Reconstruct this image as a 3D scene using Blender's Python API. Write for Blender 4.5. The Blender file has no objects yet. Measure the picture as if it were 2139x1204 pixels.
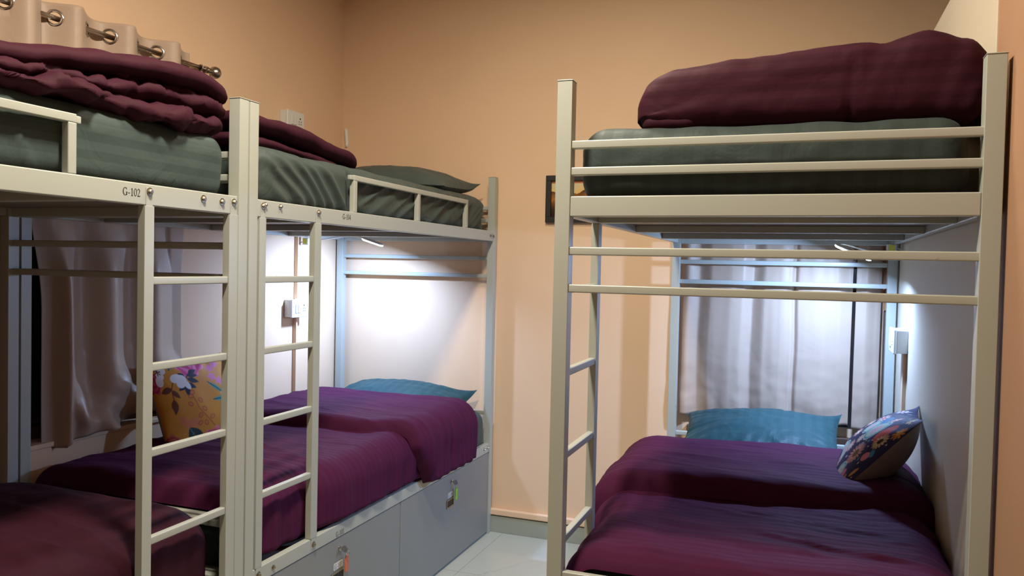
import bpy, math, random
from math import sin, cos, pi, sqrt, exp, atan2, hypot
from mathutils import Vector, Matrix, noise

random.seed(7)
scene = bpy.context.scene
COL = scene.collection

# ------------------------------------------------------------------ helpers
def clamp(a, lo, hi): return lo if a < lo else hi if a > hi else a
def lerp(a, b, t): return a + (b - a) * t
def sstep(a, b, x):
    t = clamp((x - a) / (b - a), 0, 1); return t * t * (3 - 2 * t)
def gauss(x, w): return exp(-(x / w) ** 2)
def fbm(x, y, z, o=3):
    return noise.fractal(Vector((x, y, z)), 0.7, 2.1, o)
def pn(x, y, z): return noise.noise(Vector((x, y, z)))
def interp(tab, x):
    if x <= tab[0][0]: return tab[0][1]
    for (a, b), (c, d) in zip(tab, tab[1:]):
        if x <= c:
            t = (x - a) / (c - a); t = t * t * (3 - 2 * t) * .5 + t * .5
            return b + (d - b) * t
    return tab[-1][1]

class MB:
    """collects geometry; build() links it as ONE mesh object"""
    def __init__(s): s.v = []; s.f = []; s.m = []; s.col = None
    def add(s, vs, fs, mi=0):
        n = len(s.v); s.v += [tuple(v) for v in vs]
        for f in fs: s.f.append(tuple(i + n for i in f)); s.m.append(mi)
        return s
    def box(s, x0, x1, y0, y1, z0, z1, mi=0):
        vs = [(x, y, z) for z in (z0, z1) for y in (y0, y1) for x in (x0, x1)]
        return s.add(vs, [(0, 2, 3, 1), (4, 5, 7, 6), (0, 1, 5, 4), (2, 6, 7, 3), (0, 4, 6, 2), (1, 3, 7, 5)], mi)
    def tube(s, pts, r, n=12, mi=0, caps=True, rr=None):
        pts = [Vector(p) for p in pts]; k = len(pts); vs = []; fs = []
        t0 = (pts[1] - pts[0]).normalized()
        a = t0.cross(Vector((0, 0, 1)))
        if a.length < 1e-3: a = t0.cross(Vector((0, 1, 0)))
        a.normalize()
        for i, p in enumerate(pts):
            t = (pts[min(i + 1, k - 1)] - pts[max(i - 1, 0)]).normalized()
            a = (a - t * a.dot(t)).normalized(); b = t.cross(a)
            R = rr[i] if rr else r
            for j in range(n):
                q = 2 * pi * j / n
                vs.append(p + a * (R * cos(q)) + b * (R * sin(q)))
        for i in range(k - 1):
            for j in range(n):
                j2 = (j + 1) % n
                fs.append((i * n + j, i * n + j2, (i + 1) * n + j2, (i + 1) * n + j))
        if caps:
            fs.append(tuple(range(n - 1, -1, -1))); fs.append(tuple((k - 1) * n + j for j in range(n)))
        return s.add(vs, fs, mi)
    def lathe(s, c, axis, prof, n=24, mi=0):
        """prof = [(dist along axis, radius)]"""
        ax = Vector(axis).normalized(); c = Vector(c)
        a = ax.cross(Vector((0, 0, 1)))
        if a.length < 1e-3: a = Vector((1, 0, 0))
        a.normalize(); b = ax.cross(a)
        return s.tube([c + ax * d for d, r in prof], 0, n, mi, True, [max(r, 1e-4) for d, r in prof]) if len(prof) > 1 else s
    def torus(s, c, nrm, R, r, n=32, k=10, mi=0, sq=1):
        c = Vector(c); nrm = Vector(nrm).normalized()
        a = nrm.cross(Vector((0, 0, 1)))
        if a.length < 1e-3: a = Vector((1, 0, 0))
        a.normalize(); b = nrm.cross(a); vs = []; fs = []
        for i in range(n):
            q = 2 * pi * i / n; d = a * cos(q) + b * sin(q)
            for j in range(k):
                w = 2 * pi * j / k
                vs.append(c + d * (R + r * cos(w)) + nrm * (r * sq * sin(w)))
        for i in range(n):
            for j in range(k):
                i2, j2 = (i + 1) % n, (j + 1) % k
                fs.append((i * k + j, i2 * k + j, i2 * k + j2, i * k + j2))
        return s.add(vs, fs, mi)
    def grid(s, P, nu, nv, mi=0, closed_u=False, flip=False):
        """P[i][j]"""
        vs = [P[i][j] for i in range(nu) for j in range(nv)]; fs = []
        for i in range(nu - (0 if closed_u else 1)):
            for j in range(nv - 1):
                i2 = (i + 1) % nu
                q = (i * nv + j, i2 * nv + j, i2 * nv + j + 1, i * nv + j + 1)
                fs.append(q[::-1] if flip else q)
        return s.add(vs, fs, mi)
    def build(s, name, mats, parent=None, bevel=0, smooth=False, origin=None, seg=2):
        me = bpy.data.meshes.new(name)
        if parent is not None: off = root_loc(parent)
        elif origin is not None: off = Vector(origin)
        else:
            xs = [v[0] for v in s.v]; ys = [v[1] for v in s.v]; zs = [v[2] for v in s.v]
            off = Vector(((min(xs) + max(xs)) / 2, (min(ys) + max(ys)) / 2, min(zs)))
        me.from_pydata([(v[0] - off.x, v[1] - off.y, v[2] - off.z) for v in s.v], [], s.f)
        if not isinstance(mats, (list, tuple)): mats = [mats]
        for m in mats: me.materials.append(m)
        for p, mi in zip(me.polygons, s.m): p.material_index = mi
        if smooth:
            for p in me.polygons: p.use_smooth = True
        if s.col:
            at = me.color_attributes.new('pattern', 'FLOAT_COLOR', 'POINT')
            for i, c in enumerate(s.col): at.data[i].color = (c[0], c[1], c[2], 1)
        me.update()
        o = bpy.data.objects.new(name, me); COL.objects.link(o)
        if parent is not None:
            o.parent = parent
        else: o.location = off
        if bevel:
            b = o.modifiers.new('edge', 'BEVEL'); b.width = bevel; b.segments = seg; b.limit_method = 'ANGLE'; b.angle_limit = math.radians(40)
            b.harden_normals = False
            for p in me.polygons: p.use_smooth = True
            w = o.modifiers.new('normals', 'WEIGHTED_NORMAL'); w.keep_sharp = True
        return o

def root_loc(o):
    v = Vector((0, 0, 0))
    while o is not None: v = v + o.location; o = o.parent
    return v
def tag(o, label, cat, group=None):
    o['label'] = label; o['category'] = cat
    if group: o['group'] = group
    return o
def thing(name, label, cat, loc, group=None):
    o = bpy.data.objects.new(name, None); COL.objects.link(o); o.location = loc
    o.empty_display_size = .1
    return tag(o, label, cat, group)
def part_empty(name, parent):
    o = bpy.data.objects.new(name, None); COL.objects.link(o); o.parent = parent; return o
def struct(o): o['kind'] = 'structure'; return o

# ------------------------------------------------------------------ materials
def new_mat(name):
    m = bpy.data.materials.new(name); m.use_nodes = True
    return m, m.node_tree, m.node_tree.nodes['Principled BSDF']
def N(nt, t, **kw):
    n = nt.nodes.new(t)
    for k, v in kw.items():
        if k in n.inputs: n.inputs[k].default_value = v
        else: setattr(n, k, v)
    return n
def L(nt, a, b): nt.links.new(a, b)
def mathn(nt, op, a, b=None, c=None):
    n = nt.nodes.new('ShaderNodeMath'); n.operation = op
    for i, x in enumerate((a, b, c)):
        if x is None: continue
        if isinstance(x, (int, float)): n.inputs[i].default_value = x
        else: L(nt, x, n.inputs[i])
    return n.outputs[0]
def mixc(nt, f, a, b):
    n = nt.nodes.new('ShaderNodeMix'); n.data_type = 'RGBA'
    if isinstance(f, (int, float)): n.inputs[0].default_value = f
    else: L(nt, f, n.inputs[0])
    for i, x in ((6, a), (7, b)):
        if isinstance(x, (tuple, list)): n.inputs[i].default_value = (x[0], x[1], x[2], 1)
        else: L(nt, x, n.inputs[i])
    return n.outputs[2]
def objco(nt): return nt.nodes.new('ShaderNodeTexCoord').outputs['Object']
def bump(nt, bs, h, strength, dist):
    b = N(nt, 'ShaderNodeBump', Strength=strength, Distance=dist); L(nt, h, b.inputs['Height']); L(nt, b.outputs[0], bs.inputs['Normal'])

def paint(name, c, rough=.35, bumpiness=.1, dirt=None, spec=.5, scale=60):
    m, nt, bs = new_mat(name)
    co = objco(nt)
    n1 = N(nt, 'ShaderNodeTexNoise', Scale=3.0, Detail=5.0); L(nt, co, n1.inputs['Vector'])
    d = tuple(x * .9 for x in c)
    r = mathn(nt, 'MULTIPLY', n1.outputs['Fac'], 1.0)
    col = mixc(nt, r, c, d)
    if dirt:
        n2 = N(nt, 'ShaderNodeTexNoise', Scale=26.0, Detail=3.0); L(nt, co, n2.inputs['Vector'])
        f = mathn(nt, 'SMOOTH_MIN', mathn(nt, 'MAXIMUM', mathn(nt, 'MULTIPLY', mathn(nt, 'SUBTRACT', n2.outputs['Fac'], .74), 30), 0), 1, .1)
        col = mixc(nt, mathn(nt, 'MULTIPLY', f, .6), col, dirt)
    L(nt, col, bs.inputs['Base Color'])
    bs.inputs['Roughness'].default_value = rough
    bs.inputs['Specular IOR Level'].default_value = spec
    if bumpiness:
        n3 = N(nt, 'ShaderNodeTexNoise', Scale=scale, Detail=3.0); L(nt, co, n3.inputs['Vector'])
        bump(nt, bs, n3.outputs['Fac'], bumpiness, .002)
    return m

def fabric(name, c, axis=None, period=.05, amt=.16, rough=.55, sheen=.15, weave=900, wr=.35, wsc=9.0, duty=0.0, spec=.16):
    m, nt, bs = new_mat(name)
    co = objco(nt)
    n1 = N(nt, 'ShaderNodeTexNoise', Scale=4.0, Detail=4.0); L(nt, co, n1.inputs['Vector'])
    col = mixc(nt, n1.outputs['Fac'], tuple(x * .88 for x in c), tuple(x * 1.1 for x in c))
    if axis is not None:
        sp = nt.nodes.new('ShaderNodeSeparateXYZ'); L(nt, co, sp.inputs[0])
        v = sp.outputs['XYZ'.index(axis)]
        s = mathn(nt, 'SINE', mathn(nt, 'MULTIPLY', v, 2 * pi / period))
        s = mathn(nt, 'MULTIPLY_ADD', s, 3.0, .5 + duty)
        s.node.use_clamp = True
        hi = tuple(min(1, x * (1 + amt)) for x in c); lo = tuple(x * (1 - amt) for x in c)
        col = mixc(nt, .75, col, mixc(nt, s, lo, hi))
        L(nt, mathn(nt, 'MULTIPLY_ADD', s, -.06, rough + .03), bs.inputs['Roughness'])
    else: bs.inputs['Roughness'].default_value = rough
    L(nt, col, bs.inputs['Base Color'])
    bs.inputs['Sheen Weight'].default_value = sheen
    bs.inputs['Sheen Roughness'].default_value = .4
    bs.inputs['Sheen Tint'].default_value = (min(1, c[0] * 3 + .2), min(1, c[1] * 3 + .2), min(1, c[2] * 3 + .2), 1)
    bs.inputs['Specular IOR Level'].default_value = spec
    n2 = N(nt, 'ShaderNodeTexNoise', Scale=wsc, Detail=5.0, Distortion=1.2); L(nt, co, n2.inputs['Vector'])
    bump(nt, bs, n2.outputs['Fac'], wr, .012)
    return m

def metal(name, c, rough):
    m, nt, bs = new_mat(name)
    bs.inputs['Metallic'].default_value = 1
    n1 = N(nt, 'ShaderNodeTexNoise', Scale=30.0, Detail=2.0); L(nt, objco(nt), n1.inputs['Vector'])
    L(nt, mixc(nt, n1.outputs['Fac'], c, tuple(x * .8 for x in c)), bs.inputs['Base Color'])
    bs.inputs['Roughness'].default_value = rough
    return m
def emit(name, c, s):
    m, nt, bs = new_mat(name)
    bs.inputs['Base Color'].default_value = (.9, .9, .9, 1)
    bs.inputs['Emission Color'].default_value = (*c, 1); bs.inputs['Emission Strength'].default_value = s
    return m

CREAM = paint('cream_enamel', (.43, .45, .40), .32, .06, (.20, .12, .06))
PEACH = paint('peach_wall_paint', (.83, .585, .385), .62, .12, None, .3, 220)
ORANGEW = paint('deep_orange_wall', (.42, .235, .14), .62, .12, None, .3, 220)  # deeper, darker orange than the peach walls
PART = paint('cream_partition_paint', (.66, .585, .46), .5, .12, None, .3, 200)
CEIL = paint('white_ceiling_paint', (.80, .76, .70), .8, .1)
PLY = paint('grey_brown_board', (.25, .20, .165), .7, .2)
GREYP = paint('grey_laminate', (.25, .26, .25), .45, .05)
WHITEP = paint('white_plastic', (.74, .74, .70), .35, .03)
DARK = paint('black_plastic', (.012, .012, .012), .5, .03)
BROWN = paint('dark_brown_wood', (.10, .055, .035), .5, .2)
CHROME = metal('chrome', (.62, .60, .58), .18)
STEEL = metal('dull_steel', (.42, .38, .30), .38)
NICKEL = metal('brushed_nickel', (.45, .40, .34), .28)
INK = paint('black_ink', (.015, .015, .015), .6, 0)
SHEETC = (.050, .070, .066)
SHEET_X = fabric('slate_sheet_shaded_stripes', (.040, .054, .050), 'X', .05, .07)  # darker sheet copy: the right bunk's dimness is put into the colour
SHEET_Z = fabric('slate_sheet_side_stripes', SHEETC, 'Z', .042, .17)
SHEET_P = fabric('slate_sheet_plain', (.055, .072, .066), None, wr=.5)
PILLOW = fabric('slate_blue_pillowcase', (.019, .060, .066), 'X', .045, .055, wr=.5, wsc=11)
PILLOWD = fabric('dark_grey_pillowcase', (.060, .076, .070), None, wr=.5, wsc=10)
MAROON = (.037, .0078, .0152)
DUVET_Y = fabric('maroon_duvet_led_tint_stripes', (.068, .0120, .0410), 'Y', .030, .05, .72, .0, wr=.25, wsc=8, spec=.06)  # maroon with the LED lamps' purple cast put into the base colour
DUVET_Z = fabric('maroon_duvet_stripes_level', MAROON, 'Z', .034, .13, .7, .0, wr=.3, wsc=8, spec=.10)
DUVET_P = fabric('maroon_duvet_plain', MAROON, None, rough=.7, sheen=.0, wr=.4, wsc=9, spec=.10)
CURT = fabric('taupe_satin', (.47, .35, .262), None, rough=.43, sheen=.08, wr=.22, wsc=6, spec=.32)
TAUPE = fabric('taupe_cushion_back', (.28, .215, .18), None, wr=.4)

def marble(name, c, vein, scale, amt, rough, tile=None):
    m, nt, bs = new_mat(name); co = objco(nt)
    n0 = N(nt, 'ShaderNodeTexNoise', Scale=scale, Detail=6.0, Distortion=1.6); L(nt, co, n0.inputs['Vector'])
    d = mathn(nt, 'ABSOLUTE', mathn(nt, 'SUBTRACT', n0.outputs['Fac'], .5))
    v = mathn(nt, 'SUBTRACT', 1, mathn(nt, 'MULTIPLY', d, 60)); v.node.use_clamp = True
    n1 = N(nt, 'ShaderNodeTexNoise', Scale=scale * .8, Detail=2.0); L(nt, co, n1.inputs['Vector'])
    k = mathn(nt, 'MULTIPLY', mathn(nt, 'SUBTRACT', n1.outputs['Fac'], .45), 5); k.node.use_clamp = True
    col = mixc(nt, n1.outputs['Fac'], c, tuple(x * .88 for x in c))
    col = mixc(nt, mathn(nt, 'MULTIPLY', mathn(nt, 'MULTIPLY', v, k), amt), col, vein)
    if tile:
        b = nt.nodes.new('ShaderNodeTexBrick'); b.offset = 0; L(nt, co, b.inputs['Vector'])
        b.inputs['Scale'].default_value = 1; b.inputs['Brick Width'].default_value = tile; b.inputs['Row Height'].default_value = tile
        b.inputs['Mortar Size'].default_value = .0016; b.inputs['Color1'].default_value = (1, 1, 1, 1); b.inputs['Color2'].default_value = (.97, .97, .97, 1); b.inputs['Mortar'].default_value = (.62, .62, .58, 1)
        mm = nt.nodes.new('ShaderNodeMix'); mm.data_type = 'RGBA'; mm.blend_type = 'MULTIPLY'; mm.inputs[0].default_value = 1
        L(nt, col, mm.inputs[6]); L(nt, b.outputs['Color'], mm.inputs[7]); col = mm.outputs[2]
    L(nt, col, bs.inputs['Base Color']); bs.inputs['Roughness'].default_value = rough
    return m
FLOOR = marble('white_marble_tile', (.50, .535, .475), (.30, .31, .27), 1.6, .55, .16, .6)
SKIRT = marble('grey_marble_skirting', (.36, .39, .335), (.12, .12, .10), 2.2, .8, .25)
WOOD = None
def wood():
    m, nt, bs = new_mat('orange_brown_wood'); co = objco(nt)
    w = N(nt, 'ShaderNodeTexWave', Scale=14.0, Distortion=6.0, Detail=3.0); w.bands_direction = 'X'; L(nt, co, w.inputs['Vector'])
    L(nt, mixc(nt, w.outputs['Fac'], (.50, .215, .06), (.36, .14, .04)), bs.inputs['Base Color']); bs.inputs['Roughness'].default_value = .45
    return m
WOOD = wood()
def vcol(name, rough=.6):
    m, nt, bs = new_mat(name)
    a = nt.nodes.new('ShaderNodeAttribute'); a.attribute_name = 'pattern'
    L(nt, a.outputs['Color'], bs.inputs['Base Color']); bs.inputs['Roughness'].default_value = rough
    n2 = N(nt, 'ShaderNodeTexNoise', Scale=10.0, Detail=4.0); L(nt, objco(nt), n2.inputs['Vector'])
    bump(nt, bs, n2.outputs['Fac'], .015, .003)
    bs.inputs['Specular IOR Level'].default_value = .15
    return m
PRINT = vcol('printed_cotton')
PRINT2 = vcol('printed_satin', .6)
PHOTO = vcol('printed_paper', .5)
def glassm():
    m, nt, bs = new_mat('dark_window_glass')
    n1 = N(nt, 'ShaderNodeTexNoise', Scale=3.0); L(nt, objco(nt), n1.inputs['Vector'])
    L(nt, mixc(nt, n1.outputs['Fac'], (.02, .016, .014), (.035, .028, .024)), bs.inputs['Base Color'])
    bs.inputs['Roughness'].default_value = .12
    return m
GLASS = glassm()

# ------------------------------------------------------------------ key dimensions (metres)
HT = 1.85
XL = -1.497                      # aisle face of the left bunks
XW = -2.45                       # left wall
YW = 3.87                        # back wall
CH = 2.95                        # ceiling

# ------------------------------------------------------------------ the room
struct(MB().box(XW - .2, 2.4, -3.2, YW + .2, -.1, 0).build('floor', FLOOR, origin=(-.83, .28, 0)))
struct(MB().box(XW - .2, 2.4, -3.2, YW + .2, CH, CH + .1).build('ceiling', CEIL))
# back wall
struct(MB().box(XW - .2, 2.4, YW, YW + .2, 0, CH).build('wall_back', PEACH))
# left wall with window opening  (Y 1.15..2.56, Z .74..2.10)
wy0, wy1, wz0, wz1 = 1.15, 2.60, .74, 2.08
w = MB()
w.box(XW - .2, XW, -3.2, wy0, 0, CH); w.box(XW - .2, XW, wy1, YW, 0, CH)
w.box(XW - .2, XW, wy0, wy1, 0, wz0); w.box(XW - .2, XW, wy0, wy1, wz1, CH)
struct(w.build('wall_left', PEACH))
struct(MB().box(XW - .2, 2.4, -3.4, -3.2, 0, CH).build('wall_front', PEACH))
struct(MB().box(2.4, 2.6, -3.2, YW, 0, CH).build('wall_east', PEACH))
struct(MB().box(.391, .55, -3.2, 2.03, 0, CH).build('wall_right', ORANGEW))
struct(MB().box(.388, .412, 2.03, YW, 0, 2.216).build('wall_partition', PART, bevel=.002))
# windows
win = MB(); win.box(XW - .14, XW - .11, wy0, wy1, wz0, wz1)
wo = struct(win.build('window_1', GLASS))
f = MB(); fx0, fx1 = XW - .15, XW - .08
f.box(fx0, fx1, wy0, wy0 + .05, wz0, wz1); f.box(fx0, fx1, wy1 - .05, wy1, wz0, wz1)
f.box(fx0, fx1, wy0 + .05, wy1 - .05, wz0, wz0 + .05); f.box(fx0, fx1, wy0 + .05, wy1 - .05, wz1 - .05, wz1)
f.box(fx0, fx1, 1.85, 1.90, wz0 + .05, wz1 - .05)
f.build('window_frame', BROWN, wo, bevel=.003)
MB().box(XW - .15, XW + .006, wy0 - .0, wy1 + .02, wz0 - .012, wz0 + .006).build('window_sill', PEACH, wo, bevel=.003)
# back window behind the right bunk (mostly hidden by its curtain)
wo = struct(MB().box(-.46, .30, YW - .004, YW + .002, .70, 1.50).build('window_2', GLASS))
f = MB(); f.box(.342, .388, YW - .03, YW - .001, 1.235, 1.60)
f.build('window_frame', WOOD, wo, bevel=.002)
f = MB(); f.box(.342, .388, YW - .012, YW - .001, .55, 1.232)
for k in range(9): f.box(.352, .380, YW - .022, YW - .012, .60 + k * .068, .612 + k * .068, 1)
f.build('shutter', [BROWN, WHITEP], wo)
MB().box(-.5, .387, YW - .035, YW - .001, .60, .655).build('window_sill', BROWN, wo, bevel=.003)
# skirting on the back wall, with the painted ledge above it
sk = MB().box(XW, .386, YW - .022, YW, 0, .086)
struct(sk.build('baseboard_back', SKIRT, bevel=.002))
struct(MB().box(XW, .386, YW - .030, YW, .092, .122).build('trim_1', PEACH, bevel=.004))

# ------------------------------------------------------------------ bed number lettering
def ribbon(mb, pts, ws, T, mi=0):
    vs = []; fs = []; n = len(pts)
    for i, (p, wd) in enumerate(zip(pts, ws)):
        a = pts[max(i - 1, 0)]; b = pts[min(i + 1, n - 1)]
        dx, dy = b[0] - a[0], b[1] - a[1]; l = hypot(dx, dy) or 1
        nx, ny = -dy / l, dx / l
        vs.append(T(p[0] + nx * wd / 2, p[1] + ny * wd / 2)); vs.append(T(p[0] - nx * wd / 2, p[1] - ny * wd / 2))
    for i in range(n - 1): fs.append((2 * i, 2 * i + 1, 2 * i + 3, 2 * i + 2))
    mb.add(vs, fs, mi)
def arc(cx, cy, rx, ry, a0, a1, n=18, th=.13, tn=.045):
    P = []; W = []
    for i in range(n + 1):
        a = math.radians(lerp(a0, a1, i / n))
        P.append((cx + rx * cos(a), cy + ry * sin(a))); W.append(lerp(tn, th, abs(cos(a)) ** 1.3))
    return P, W
def glyphs(mb, text, T, mi=0):
    x = 0
    for ch in text:
        t = lambda a, b, x=x: T(x + a, b)
        if ch == 'G':
            P, W = arc(.36, .5, .30, .48, 48, 325, 26, .14, .05); ribbon(mb, P, W, t, mi)
            ribbon(mb, [(.63, .0 + .05), (.63, .42)], [.12, .12], t, mi); ribbon(mb, [(.48, .42), (.76, .42)], [.05, .05], t, mi)
            ribbon(mb, [(.60, .98), (.60, .70)], [.03, .05], t, mi); x += .80
        elif ch == '-': ribbon(mb, [(.06, .33), (.36, .33)], [.08, .08], t, mi); x += .42
        elif ch == '1':
            ribbon(mb, [(.28, 0), (.28, .98)], [.12, .12], t, mi); ribbon(mb, [(.10, .03), (.46, .03)], [.05, .05], t, mi)
            ribbon(mb, [(.10, .84), (.28, .95)], [.04, .06], t, mi); x += .54
        elif ch == '0':
            P, W = arc(.28, .5, .20, .47, 0, 360, 28, .12, .05); ribbon(mb, P, W, t, mi); x += .56
        elif ch == '2':
            P, W = arc(.26, .70, .17, .27, 165, -20, 14, .12, .05); ribbon(mb, P, W, t, mi)
            ribbon(mb, [(.42, .62), (.28, .32), (.08, .05)], [.11, .07, .05], t, mi); ribbon(mb, [(.06, .05), (.50, .05)], [.10, .10], t, mi)
            ribbon(mb, [(.49, .05), (.51, .20)], [.05, .02], t, mi); x += .56
        elif ch == '3':
            P, W = arc(.25, .74, .15, .22, 150, -90, 14, .11, .05); ribbon(mb, P, W, t, mi)
            P, W = arc(.25, .27, .19, .25, 90, -150, 16, .12, .05); ribbon(mb, P, W, t, mi); x += .56
        elif ch == '4':
            ribbon(mb, [(.38, 0), (.38, .98)], [.11, .11], t, mi); ribbon(mb, [(.38, .97), (.05, .30)], [.05, .05], t, mi)
            ribbon(mb, [(.03, .29), (.53, .29)], [.08, .08], t, mi); ribbon(mb, [(.26, .03), (.50, .03)], [.05, .05], t, mi); x += .56
def number(text, parent, X, y0, z0, h):
    mb = MB(); glyphs(mb, text, lambda a, b: (X, y0 + a * h * .98, z0 + b * h))
    return mb.build('bed_number', INK, parent)

# ------------------------------------------------------------------ bunk beds
def bolt(parent, c, ax=(1, 0, 0), r=.0065, mat=None):
    mb = MB(); c = Vector(c)
    mb.lathe(c, ax, [(0, r * 1.55), (.0015, r * 1.55), (.002, r * 1.1)], 16)
    mb.lathe(c + Vector(ax) * .0015, ax, [(0, r), (.005, r), (.0065, r * .7)], 6)
    return mb.build('bolt', mat or STEEL, parent)

def bunk(label, xa, xb, y0, y1, aisle, ladder, guard, lower_front=True, skip_near=False):
    """xa..xb width, y0..y1 length, aisle=+1 when the aisle is on the +X side"""
    t = thing('bunk_bed', label, 'bunk bed', ((xa + xb) / 2, (y0 + y1) / 2, 0), 'cream metal bunk beds')
    ps = .038
    for x in (xa, xb - ps):
        for y in (y0, y1 - ps):
            mb = MB().box(x, x + ps, y, y + ps, 0, HT)
            mb.box(x - .0012, x + ps + .0012, y - .0012, y + ps + .0012, HT, HT + .003)
            mb.build('post', CREAM, t, bevel=.004)
    # long side rails, upper and lower
    for z0, z1 in ((1.522, 1.574), (.429, .476)):
        for x in (xa + .004, xb - .004 - .025):
            MB().box(x, x + .025, y0 + ps, y1 - ps, z0, z1).build('side_rail', CREAM, t, bevel=.003)
    # end boards and end bars
    for y in (y0 + .002, y1 - .002 - .025):
        for z0, z1 in ((1.518, 1.568), (.429, .476)):
            MB().box(xa + ps, xb - ps, y, y + .025, z0, z1).build('end_board', CREAM, t, bevel=.003)
        for z0, z1 in ((1.684, 1.704), (1.619, 1.639), (1.424, 1.444), (1.332, 1.352), (.618, .638)):
            MB().box(xa + ps - .004, xb - ps + .004, y + .002, y + .022, z0, z1).build('end_bar', CREAM, t, bevel=.003)
    # decks
    MB().box(xa + .03, xb - .03, y0 + .03, y1 - .03, 1.546, 1.553).build('deck_board', PLY, t)
    MB().box(xa + .03, xb - .03, y0 + .03, y1 - .03, .440, .447).build('deck_board', PLY, t)
    for fr in (.17, .455, .735):
        y = lerp(y0, y1, fr)
        MB().box(xa + .029, xb - .029, y, y + .03, 1.522, 1.5455).build('slat', CREAM, t, bevel=.002)
    # ladder on the aisle side
    if aisle > 0: sx0, sx1 = xb - .024, xb - .002
    else: sx0, sx1 = xa + .002, xa + .024
    la, lb = ladder
    ld = part_empty('ladder', t)
    for y, wd in ((la, .030), (lb, .036)):
        mb = MB().box(sx0, sx1, y, y + wd, .477, 1.521)
        xf = xb - .004 if aisle > 0 else xa + .0025
        mb.box(xf, xf + .0015, y + .004, y + wd - .004, 1.515, 1.566); mb.box(xf, xf + .0015, y + .004, y + wd - .004, .44, .485)
        mb.build('stile', CREAM, ld, bevel=.003)
    for z in (1.338, 1.124, .910, .690):
        MB().box(sx0 + .002, sx1 - .002, la + .030, lb, z - .010, z + .010).build('rung', CREAM, ld, bevel=.003)
    if aisle > 0:
        for y in (la + .015, lb + .018): bolt(t, (xb - .0025, y, 1.556)); bolt(t, (xb - .0025, y, .455))
    if guard:
        ga, gb, nub = guard
        gx0, gx1 = (xb - .026, xb - .006) if aisle > 0 else (xa + .006, xa + .026)
        g = MB(); zt = 1.706
        n0, n1 = (.02, 0) if nub < 0 else (0, .014)
        g.box(gx0, gx1, ga, gb, zt - .020, zt)
        if n0: g.box(gx0 + .003, gx1 - .003, ga - n0, ga, zt - .018, zt - .002)
        if n1: g.box(gx0 + .003, gx1 - .003, gb, gb + n1, zt - .020, zt - .003)
        for y in (ga, (ga + gb) / 2 - .011, gb - .022): g.box(gx0, gx1, y, y + .022, 1.574, zt - .0195)
        g.build('guard_rail', CREAM, t, bevel=.0025)
    return t

XB0 = -2.436                                    # wall side of the left bunks
bunkA = bunk('near left cream bunk bed numbered G-102, cut off by the photo edge', XB0, XL, -.085, 1.875, 1, (1.499, 1.801), (.36, 1.310, 1))
bunkB = bunk('cream bunk bed numbered G-103 and G-104 with grey drawers, in the left corner', XB0, XL, 1.882, 3.846, 1, (1.932, 2.214), (2.456, 3.478, -1))
bunkR = bunk('right cream bunk bed with its barred end towards the aisle, beside the partition', -.578, .381, 1.874, 3.786, -1, (1.914, 2.232), None)
number('G-102', bunkA, XL - .0035, 1.434, 1.541, .0185)
number('G-104', bunkB, XL - .0035, 2.380, 1.545, .0185)
number('G-103', bunkB, XL - .0035, 2.370, .434, .0185)
for y, z in ((1.700, 1.555), (1.772, 1.553)): bolt(bunkA, (XL - .004, y, z), mat=NICKEL)
for y, z in ((1.958, 1.560), (2.030, 1.560), (3.765, 1.550), (3.800, 1.550), (3.74, .455), (3.785, .455), (2.02, .452)): bolt(bunkB, (XL - .004, y, z), r=.005, mat=NICKEL)

# drawers under the left bunks
def drawer(parent, ya, yb, lock_y, text):
    d = MB().box(XL - .024, XL - .006, ya, yb, .012, .4265).build('drawer', GREYP, parent, bevel=.0015)
    X = XL - .006
    lk = MB().lathe((X, lock_y, .388), (1, 0, 0), [(0, .010), (.004, .010), (.005, .008), (.006, .0)], 20)
    lk.build('lock', CHROME, d, smooth=False)
    h = MB(); y0, y1, z0, z1 = lock_y - .052, lock_y + .028, .272, .312
    h.box(X, X + .002, y0 + .006, y1 - .006, z0 + .006, z1 - .006, 1)
    for a in ((y0, y1, z0, z0 + .006), (y0, y1, z1 - .006, z1), (y0, y0 + .006, z0 + .006, z1 - .006), (y1 - .006, y1, z0 + .006, z1 - .006)):
        h.box(X, X + .004, *a)
    h.build('recessed_handle', [STEEL, DARK], d, bevel=.001)
    s = MB().box(X, X + .0008, lock_y - .036, lock_y + .022, .318, .342)
    glyphs(s, text, lambda a, b: (X + .0011, lock_y - .032 + a * .0165, .3215 + b * .017), 1)
    s.build('number_sticker', [WHITEP, INK], d)
    return d
drawer(bunkB, 1.925, 2.846, 2.398, 'G-103'); drawer(bunkB, 2.850, 3.802, 3.345, 'G-104')
drawer(bunkA, -.04, .91, .45, 'G-101'); drawer(bunkA, .914, 1.832, 1.40, 'G-102')

def keytag(lock_y, m, label):
    X = XL - .0005
    t = thing('key_ring', label, 'key ring', (X, lock_y, .30), 'keys left in the drawer locks')
    k = MB(); k.box(X, X + .016, lock_y - .0015, lock_y + .0015, .384, .392)
    k.lathe((X + .016, lock_y + .0, .387), (0, 1, 0), [(-.0012, .012), (.0012, .012)], 20)
    k.build('key', CHROME, t)
    MB().torus((X + .022, lock_y + .008, .371), (.5, 1, 0), .0125, .0009, 24, 6).build('ring', CHROME, t, smooth=True)
    y = lock_y + .020
    g = MB(); pts = [(-.011, .300), (.011, .300), (.012, .345), (.005, .360), (-.005, .360), (-.012, .345)]
    vs = [(X + .010 + dx, y + a, b) for dx in (0, .004) for a, b in pts]; n = 6
    g.add(vs, [tuple(range(n))[::-1], tuple(range(n, 2 * n))] + [(i, (i + 1) % n, n + (i + 1) % n, n + i) for i in range(n)])
    g.build('tag', m, t, bevel=.001)
ORANGE = paint('orange_plastic', (.62, .17, .075), .4, 0)
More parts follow.
